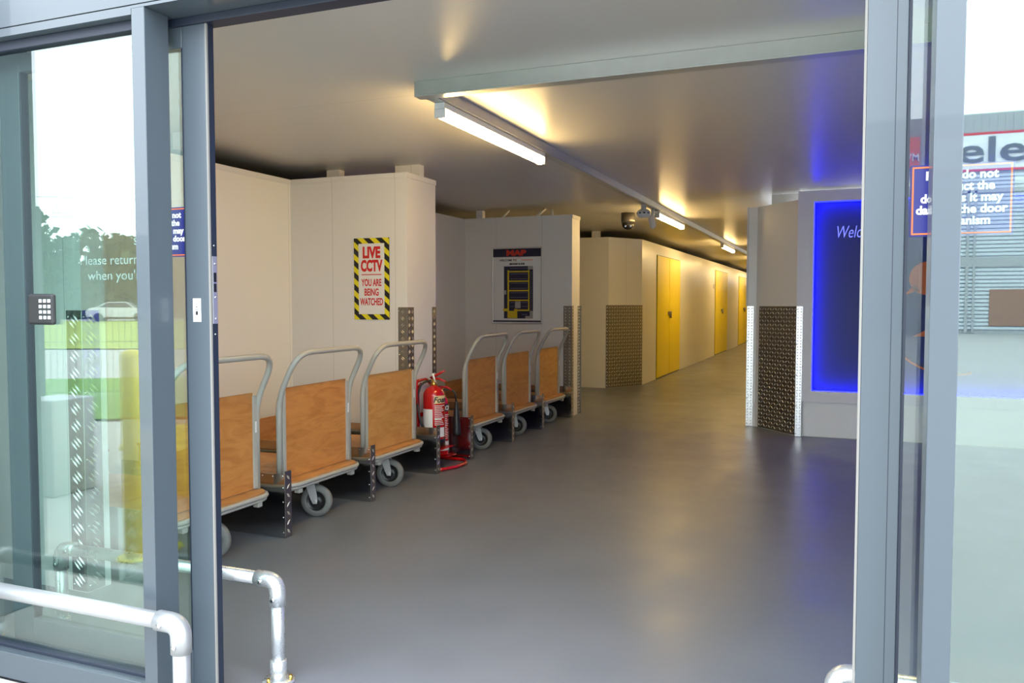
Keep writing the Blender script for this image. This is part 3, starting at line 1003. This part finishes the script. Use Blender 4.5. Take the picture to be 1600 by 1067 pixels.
b = MB(); b.lathe([(r * 0.92, 0.03), (r, 0.045), (r, 0.40), (r * 0.96, 0.425), (r * 0.75, 0.455), (r * 0.35, 0.475), (0.02, 0.48)], (0, 0, 0), seg=32); b.build('cylinder', M['redp'], f)
b = MB(); b.lathe([(r * 1.03, 0), (r * 1.03, 0.06), (r * 1.0, 0.065)], (0, 0, 0), seg=32); b.build('base_cup', M['black'], f)
b = MB(); label_band(b, (0, 0), r + 0.0012, VA - R(5), VA + R(75), 0.345, 0.405); lb = b.build('label', M['cream'], f)
wrap_text('lettering', 'Foam', 0.062, M['hazk'], lb, r + 0.0015, VA + R(36), 0.353, bold=0.0015, shear=0.25)
b = MB(); label_band(b, (0, 0), r + 0.0012, VA - R(85), VA - R(12), 0.12, 0.30); lb = b.build('label', M['white'], f)
lb['label'] = 'white inspection label'
b = MB(); label_band(b, (0, 0), r + 0.0014, VA - R(2), VA + R(60), 0.08, 0.155); lb = b.build('label', M['white'], f)
b = MB()
for k in range(12):
    w = 60 - (k * 17 % 23)
    label_band(b, (0, 0), r + 0.0014, VA - R(2), VA + R(w), 0.325 - k * 0.0135, 0.325 - k * 0.0135 + (0.010 if k == 8 else 0.005))
b.build('instruction_print', M['white'], f)
b = MB(); b.lathe([(0.026, 0.475), (0.026, 0.50), (0.018, 0.51), (0.018, 0.53)], (0, 0, 0)); vv = b.build('valve', M['brass'], f)
b = MB()
b.tube([(-0.02, 0.0, 0.535), (0.05, -0.01, 0.535), (0.115, -0.02, 0.515)], [0.010, 0.009, 0.006], 8)
b.tube([(-0.03, 0.0, 0.54), (0.03, -0.01, 0.565), (0.105, -0.02, 0.60)], [0.009, 0.010, 0.007], 8)
explode(b.build('levers', M['redp'], f), 'lever')
b = MB(); b.tube([(0.005, -0.03, 0.575), (0.02, -0.035, 0.54), (0.028, -0.03, 0.51)], [0.010, 0.008, 0.004], 8); b.build('safety_tag', M['white'], f)
b = MB(); b.tube(round_path([(-0.02, -0.01, 0.52), (-0.08, -0.06, 0.50), (-0.10, -0.10, 0.38), (-0.07, -0.10, 0.20), (-0.03, -0.085, 0.12)], 0.1), 0.0085, 10)
b.build('hose', M['black'], f)
g = tag(empty('fire_extinguisher', (-2.995, 5.900, 0.075)), 'slimmer red carbon dioxide fire extinguisher with black horn, right of the pair', 'fire extinguisher', 'fire extinguishers on the red stand')
r = 0.060
b = MB(); b.lathe([(r * 0.92, 0.0), (r, 0.012), (r, 0.42), (r * 0.9, 0.45), (r * 0.6, 0.48), (0.022, 0.50)], (0, 0, 0), seg=28); b.build('cylinder', M['redp'], g)
b = MB(); label_band(b, (0, 0), r + 0.0012, VA - R(10), VA + R(80), 0.04, 0.115); b.build('label', M['white'], g)
b = MB()
for k in range(14):
    w = 75 - (k * 13 % 31)
    label_band(b, (0, 0), r + 0.0014, VA + R(10), VA + R(w), 0.325 - k * 0.0145, 0.325 - k * 0.0145 + 0.005)
b.build('instruction_print', M['white'], g)
b = MB(); label_band(b, (0, 0), r + 0.0012, VA, VA + R(85), 0.355, 0.415); lb = b.build('label', M['hazk'], g)
wrap_text('lettering', 'CO2', 0.050, M['white'], lb, r + 0.0016, VA + R(42), 0.367, bold=0.0015)
b = MB(); b.lathe([(0.02, 0.495), (0.02, 0.54), (0.012, 0.545)], (0, 0, 0)); b.build('valve', M['brass'], g)
b = MB()
b.tube([(-0.02, 0.0, 0.55), (0.06, -0.01, 0.55), (0.10, -0.01, 0.53)], [0.009, 0.009, 0.006], 8)
b.build('lever', M['redp'], g)
b = MB()
b.tube(round_path([(0.0, 0.0, 0.52), (0.06, 0.05, 0.53), (0.095, 0.07, 0.50), (0.10, 0.075, 0.42)], 0.04), 0.008, 10)
b.tube([(0.10, 0.075, 0.43), (0.103, 0.072, 0.41), (0.106, 0.068, 0.36), (0.112, 0.058, 0.18), (0.112, 0.058, 0.155)], [0.009, 0.017, 0.022, 0.035, 0.034], 18)
b.build('discharge_horn', M['black'], g)

# ================================================================= SIGNS ON THE WALLS
def clip(poly, x0, x1, z0, z1):
    def cl(p, ax, v, keep_gt):
        out = []
        for i in range(len(p)):
            a, c = p[i - 1], p[i]
            ia = (a[ax] >= v) if keep_gt else (a[ax] <= v)
            ic = (c[ax] >= v) if keep_gt else (c[ax] <= v)
            if ia != ic:
                t = (v - a[ax]) / (c[ax] - a[ax])
                out.append((a[0] + t * (c[0] - a[0]), a[1] + t * (c[1] - a[1])))
            if ic:
                out.append(c)
        return out
    for args in ((0, x0, True), (0, x1, False), (1, z0, True), (1, z1, False)):
        poly = cl(poly, *args)
        if len(poly) < 3:
            return None
    return poly
w, h, bd = 0.320, 0.640, 0.043
e = tag(empty('cctv_sign', (-3.595, 5.579, 1.170)), 'white LIVE CCTV warning sign with yellow and black striped border on the wall', 'sign')
solid([(0, w, -0.004, 0, 0, h)], 'sign_board', M['hazk'], e, 0)
b = MB()
for (x0, x1, z0, z1) in ((0, bd, 0, h), (w - bd, w, 0, h), (bd, w - bd, 0, bd), (bd, w - bd, h - bd, h)):
    for k in range(-8, 16):
        s0 = k * 0.095
        top_bot = x1 - x0 > bd * 1.5
        # stripes falling to the right on both sides and along top and bottom
        pl = [(-0.2, s0 + 0.2 * 0.85), (w + 0.2, s0 - (w + 0.2) * 0.85), (w + 0.2, s0 + 0.047 - (w + 0.2) * 0.85), (-0.2, s0 + 0.047 + 0.2 * 0.85)]
        c = clip(pl, x0, x1, z0, z1)
        if c:
            b.poly([(p[0], -0.0046, p[1]) for p in c])
b.build('hazard_stripes', M['hazy'], e)
solid([(bd, w - bd, -0.0052, -0.004, bd, h - bd)], 'white_field', M['white'], e, 0)
cx = w / 2
text('lettering', 'LIVE', 0.118, M['red'], e, (cx, -0.0056, 0.487), width=0.160, align='CENTER', bold=0.0058)
text('lettering', 'CCTV', 0.118, M['red'], e, (cx, -0.0056, 0.383), width=0.198, align='CENTER', bold=0.0058)
solid([(cx - 0.09, cx + 0.09, -0.0062, -0.0052, 0.350, 0.357)], 'rule', M['red'], e, 0)
text('lettering', 'YOU ARE', 0.077, M['red'], e, (cx, -0.0056, 0.265), width=0.182, align='CENTER', bold=0.0020)
text('lettering', 'BEING', 0.077, M['red'], e, (cx, -0.0056, 0.190), width=0.128, align='CENTER', bold=0.0020)
text('lettering', 'WATCHED', 0.077, M['red'], e, (cx, -0.0056, 0.115), width=0.208, align='CENTER', bold=0.0020)

w, h = 0.635, 0.895
e = tag(empty('floor_map', (-3.850, 8.929, 1.055)), 'silver framed floor map poster headed MAP on the pier wall', 'map poster')
b = MB()
t = 0.016
b.box(0, w, -0.016, 0, 0, t, 0.002); b.box(0, w, -0.016, 0, h - t, h, 0.002); b.box(0, t, -0.016, 0, t, h - t, 0.002); b.box(w - t, w, -0.016, 0, t, h - t, 0.002)
b.build('poster_frame', M['silver'], e)
solid([(t, w - t, -0.006, 0, t, h - t)], 'poster', M['white'], e, 0)
b = MB()
b.box(t, w - t, -0.0068, -0.006, h - t - 0.095, h - t); b.box(t, w - t, -0.0068, -0.006, t + 0.008, t + 0.026)
mx0, mx1, mz0, mz1 = 0.155, 0.520, 0.065, 0.675
b.box(mx0, mx1, -0.0068, -0.006, mz0, mz1)
hd = b.build('navy_print', mat('dark_navy_print', (0.012, 0.012, 0.045), 0.4), e)
# yellow corridors of the plan
b = MB()
def yb(x0, x1, z0, z1):
    b.box(mx0 + x0, mx0 + x1, -0.0076, -0.0068, mz0 + z0, mz0 + z1)
yb(0.045, 0.065, 0.08, 0.565); yb(0.305, 0.320, 0.09, 0.565)
for z in (0.540, 0.428, 0.318, 0.205):
    yb(0.065, 0.305, z, z + 0.015)
yb(0.150, 0.305, 0.088, 0.104); yb(0.045, 0.168, 0.005, 0.088); yb(0.130, 0.170, 0.088, 0.11); yb(-0.010, 0.045, 0.085, 0.115)
b.build('map_corridors', M['mapy'], e)
b = MB()
for (x0, x1, z0, z1) in ((0.30, 0.365, 0.57, 0.61), (0.14, 0.21, 0.12, 0.20), (0.325, 0.365, 0.0, 0.09), (0.27, 0.325, 0.0, 0.03), (0.0, 0.03, 0.28, 0.33)):
    b.box(mx0 + x0, mx0 + x1, -0.0074, -0.0068, mz0 + z0, mz0 + z1)
explode(b.build('grey', mat('grey_print', (0.35, 0.34, 0.34), 0.5), e), 'grey_area')
b = MB()
for z in (0.585, 0.52, 0.46, 0.41, 0.35, 0.30, 0.245, 0.185, 0.14, 0.045):
    for k in range(9):
        x = 0.085 + k * 0.024
        if z < 0.2 and 0.12 < x < 0.22: continue
        if z < 0.1 and x < 0.18: continue
        b.box(mx0 + x, mx0 + x + 0.012, -0.0073, -0.0068, mz0 + z, mz0 + z + 0.004)
for k in range(20):
    b.box(mx0 + 0.338, mx0 + 0.346, -0.0073, -0.0068, mz0 + 0.1 + k * 0.023, mz0 + 0.106 + k * 0.023)
b.build('unit_numbers', mat('pale_print', (0.5, 0.5, 0.55), 0.5), e)
text('lettering', 'MAP', 0.085, mat('map_red', (0.62, 0.05, 0.03), 0.4), e, (w / 2 - 0.01, -0.0072, h - t - 0.078), width=0.25, align='CENTER', bold=0.0055)
text('lettering', 'WELCOME TO', 0.032, M['hazk'], e, (0.10, -0.0065, 0.735), width=0.215, bold=0.0008)
b = MB()
b.tube([(0.345 + 0.04 * math.cos(t_), -0.0068, 0.745 + 0.028 * math.sin(t_)) for t_ in [R(-30 + 20 * k) for k in range(13)]], 0.0018, 5)
b.box(0.385, 0.515, -0.0068, -0.006, 0.742, 0.750)
explode(b.build('emblems', M['orange'], e), 'emblem')
text('lettering', 'GROUND FLOOR', 0.026, M['hazk'], e, (0.318, -0.0065, 0.693), width=0.195, align='CENTER', bold=0.0020)

# ================================================================= OUTSIDE
b = MB(); b.box(-90, 60, -95, 1.965, -0.35, -0.06); struct(b.build('ground', M['asphalt']))
b = MB(); b.box(-9, 6, 0.6, 1.926, -0.059, -0.004); struct(b.build('ground', M['pave']))
# verge of grass behind the fence
b = MB(); b.poly([(-6.8, -3.4, -0.03), (-9.8, -2.2, -0.03), (-14.6, -5.3, -0.03), (-10.9, -7.5, -0.03)])
tag(b.build('grass_verge', M['grass']), 'bright green grass verge reflected low in the left glass', 'grass', kind='stuff')
b = MB(); b.poly([(-14, -16, -0.03), (-27, -11, -0.03), (-62, -34, -0.03), (-38, -52, -0.03)])
tag(b.build('grass_field', M['grassy']), 'yellowish green grass field reflected in the left glass below the parked car', 'grass', kind='stuff')
# mesh fence
F0, F1 = Vector((-14.6, -0.4, 0)), Vector((-4.4, -6.6, 0))
e = tag(empty('mesh_fence', F0), 'tall dark wire mesh fence with cranked top reflected in the left glass', 'fence')
du = (F1 - F0).normalized(); Lf = (F1 - F0).length
pm = MB()
nf = int(Lf / 0.075)
for k in range(nf):
    p = du * (Lf * k / nf)
    pm.tube([p + Vector((0, 0, 0.0)), p + Vector((0, 0, 2.45))], 0.0025, 4, caps=False)
    pm.tube([p + Vector((0, 0, 2.45)), p + Vector((0.12, 0.2, 2.62))], 0.0025, 4, caps=False)
for z in (0.15, 0.8, 1.45, 2.1, 2.4, 2.45):
    pm.tube([Vector((0, 0, z)), du * Lf + Vector((0, 0, z))], 0.003, 4)
pm.tube([Vector((0.12, 0.2, 2.62)), du * Lf + Vector((0.12, 0.2, 2.62))], 0.003, 4)
pm.build('wire_mesh', M['fencew'], e)
for k in range(5):
    p = du * (Lf * k / 4)
    b = MB(); b.box(p.x - 0.03, p.x + 0.03, p.y - 0.03, p.y + 0.03, 0, 2.5); b.build('fence_post', M['fencew'], e)
# trees
def tree(name, loc, h, r, n, label, seedv):
    rnd = random.Random(seedv)
    e = tag(empty(name, loc), label, 'tree', 'trees beyond the field')
    b = MB(); b.tube([(0, 0, 0), (0.1, 0, h * 0.3), (0, 0.1, h * 0.6)], [0.28, 0.22, 0.1], 8); b.build('trunk', M['bark'], e)
    b = MB()
    cl = [(rnd.uniform(-r * 0.6, r * 0.6), rnd.uniform(-r * 0.6, r * 0.6), rnd.uniform(h * 0.15, h * 0.86), rnd.uniform(0.3, 0.55) * r) for _ in range(18)]
    for k in range(n):
        cx, cy, cz, cr_ = cl[k % len(cl)]
        d = Vector((rnd.gauss(0, 1), rnd.gauss(0, 1), rnd.gauss(0, 1))).normalized() * cr_ * rnd.uniform(0.5, 1) ** 0.5
        c = Vector((cx, cy, max(cz + d.z, 0.3))) + Vector((d.x, d.y, 0))
        u = Vector((rnd.gauss(0, 1), rnd.gauss(0, 1), rnd.gauss(0, 1))).normalized()
        v = u.orthogonal().normalized()
        s = rnd.uniform(0.28, 0.6)
        b.poly([c - u * s, c - v * s * 0.8, c + u * s, c + v * s * 0.8])
    b.build('crown', M['leaf'], e)
for i, (x, y, h, r) in enumerate(((-72, -36, 9.6, 6.5), (-66, -44, 9.0, 5.5), (-62, -50, 6.8, 5), (-57, -53, 6.6, 5), (-52, -57, 8.6, 5), (-47, -60, 10.5, 6))):
    tree('broadleaf_tree', (x, y, -0.1), h, r, 4200, ['leafy dark green tree farthest left in the glass reflection', 'leafy dark tree second from left in the glass reflection',
         'low bushy tree in the dip of the reflected treeline', 'low dark tree right of the dip in the reflected treeline', 'taller dark tree reflected above the word return', 'tallest dark tree reflected beside the frame post'][i], i + 3)
# hedge along the far edge
b = MB()
rnd = random.Random(5)
H0, H1 = Vector((-78, -34, 0)), Vector((-40, -62, 0))
for k in range(5000):
    c = H0.lerp(H1, rnd.random()) + Vector((rnd.uniform(-1.2, 1.2), rnd.uniform(-1.2, 1.2), rnd.uniform(0, 4.0)))
    u = Vector((rnd.gauss(0, 1), rnd.gauss(0, 1), rnd.gauss(0, 1))).normalized(); v = u.orthogonal().normalized(); s = rnd.uniform(0.3, 0.6)
    b.poly([c - u * s, c - v * s * 0.6, c + u * s, c + v * s * 0.6])
tag(b.build('hedge', M['leaf']), 'dense dark hedge reflected behind the parked silver car', 'hedge')
# parked car
e = tag(empty('car', (-49.5, -41.5, -0.05), math.atan2(-0.67, 0.95)), 'silver parked car reflected in the left glass below the trees', 'car')
b = MB()
prof = [(-2.15, 0.35), (-2.2, 0.75), (-1.95, 0.98), (-1.5, 1.05), (-0.75, 1.42), (0.55, 1.45), (1.15, 1.0), (1.95, 0.85), (2.2, 0.6), (2.15, 0.3)]
b.prism(prof, 'y', -0.85, 0.85); b.build('car_body', M['car'], e)
b = MB(); b.prism([(-1.35, 1.05), (-0.72, 1.37), (0.5, 1.39), (0.98, 1.03)], 'y', -0.87, 0.87); b.build('car_window', M['carglass'], e)
for x in (-1.35, 1.35):
    for y in (-0.8, 0.8):
        b = MB(); b.lathe([(0.2, -0.1), (0.32, -0.1), (0.32, 0.1), (0.2, 0.1)], (x, y, 0.32), (0, 1, 0), 16); b.build('wheel', M['black'], e)
# yellow bollard, grit bin and cabinets
e = tag(empty('bollard', (-3.33, 0.84, -0.004)), 'yellow bollard reflected in the left glass beside the frame post', 'bollard')
b = MB(); b.lathe([(0.055, 0.0), (0.055, 1.03), (0.045, 1.06), (0.01, 1.07)], (0, 0, 0)); b.build('bollard_post', M['yellow'], e)
b = MB(); b.lathe([(0.09, 0), (0.09, 0.01), (0.056, 0.012)], (0, 0, 0)); b.build('bollard_base', M['yellow'], e)
e = tag(empty('grit_bin', (-4.42, -0.55, -0.06), R(20)), 'yellow grit bin with sloping lid reflected low in the left glass', 'grit bin')
e.scale = (0.85, 0.85, 0.72)
b = MB(); b.prism([(-0.24, 0.0), (0.24, 0.0), (0.28, 0.42), (-0.28, 0.42)], 'x', -0.33, 0.33); b.build('bin_body', M['yellow'], e)
b = MB(); b.prism([(-0.31, 0.42), (0.31, 0.42), (0.31, 0.47), (0.05, 0.60), (-0.31, 0.60)], 'x', -0.36, 0.36); b.build('bin_lid', M['yellow'], e)
b = MB(); b.box(-5.42, -5.08, -0.45, -0.10, -0.06, 0.62, 0.01)
tag(b.build('utility_cabinet', M['cabinet']), 'pale grey utility cabinet reflected low in the left glass', 'cabinet')

# shop building opposite, seen only in the right glass
YS = -37.1
e = tag(empty('shop_building', (0, YS, 0)), 'grey clad retail unit with white fascia reflected in the right glass', 'building')
b = MB(); b.box(-3.5, 24, -6, 0, -0.06, 9.55); b.build('cladding', M['clad'], e)
b = MB()
for k in range(90):
    b.box(-3.5 + k * 0.3, -3.42 + k * 0.3, 0.0, 0.04, 7.0, 9.5)
b.build('cladding_rib', M['clad'], e)
b = MB(); b.box(3.3, 24, 0.0, 0.12, 7.10, 8.65); fs = b.build('fascia', M['fascia'], e)
b = MB(); b.box(3.3, 24, 0.12, 0.14, 8.60, 8.70); b.box(3.3, 24, 0.12, 0.14, 7.02, 7.12); b.build('red_line', M['red'], fs)
text('lettering', 'elep', 1.55, M['letk'], fs, (4.55, 0.16, 7.42), rot=(PI / 2, 0, 0), width=3.7, bold=0.02, ext=0.03)
b = MB(); b.box(2.50, 3.10, 0.0, 0.12, 7.35, 8.72); rb = b.build('red_panel', M['orange'], e)
text('lettering', 'VM', 0.48, M['white'], rb, (2.53, 0.14, 7.66), rot=(PI / 2, 0, 0), width=0.55, bold=0.006, ext=0.01)
b = MB()
zz = 0.15
while zz < 6.9:
    b.box(3.3, 24, 0.0, 0.06, zz, zz + 0.11)
    zz += 0.17
b.build('roller_shutter', M['shut'], e)
b = MB(); b.box(2.3, 2.5, 0, 0.1, 0, 7.0); b.box(5.0, 5.12, 0.06, 0.12, 0, 6.2); b.box(5.28, 5.38, 0.06, 0.12, 0, 6.2); b.box(3.3, 24, 0.06, 0.12, 6.1, 6.25); b.box(3.3, 24, 0.06, 0.10, 2.9, 3.3); b.build('shutter_frame', M['clad'], e)
b = MB(); b.box(5.95, 12, 0.06, 0.10, 0.3, 1.9); b.build('brown_panel', M['brown'], e)
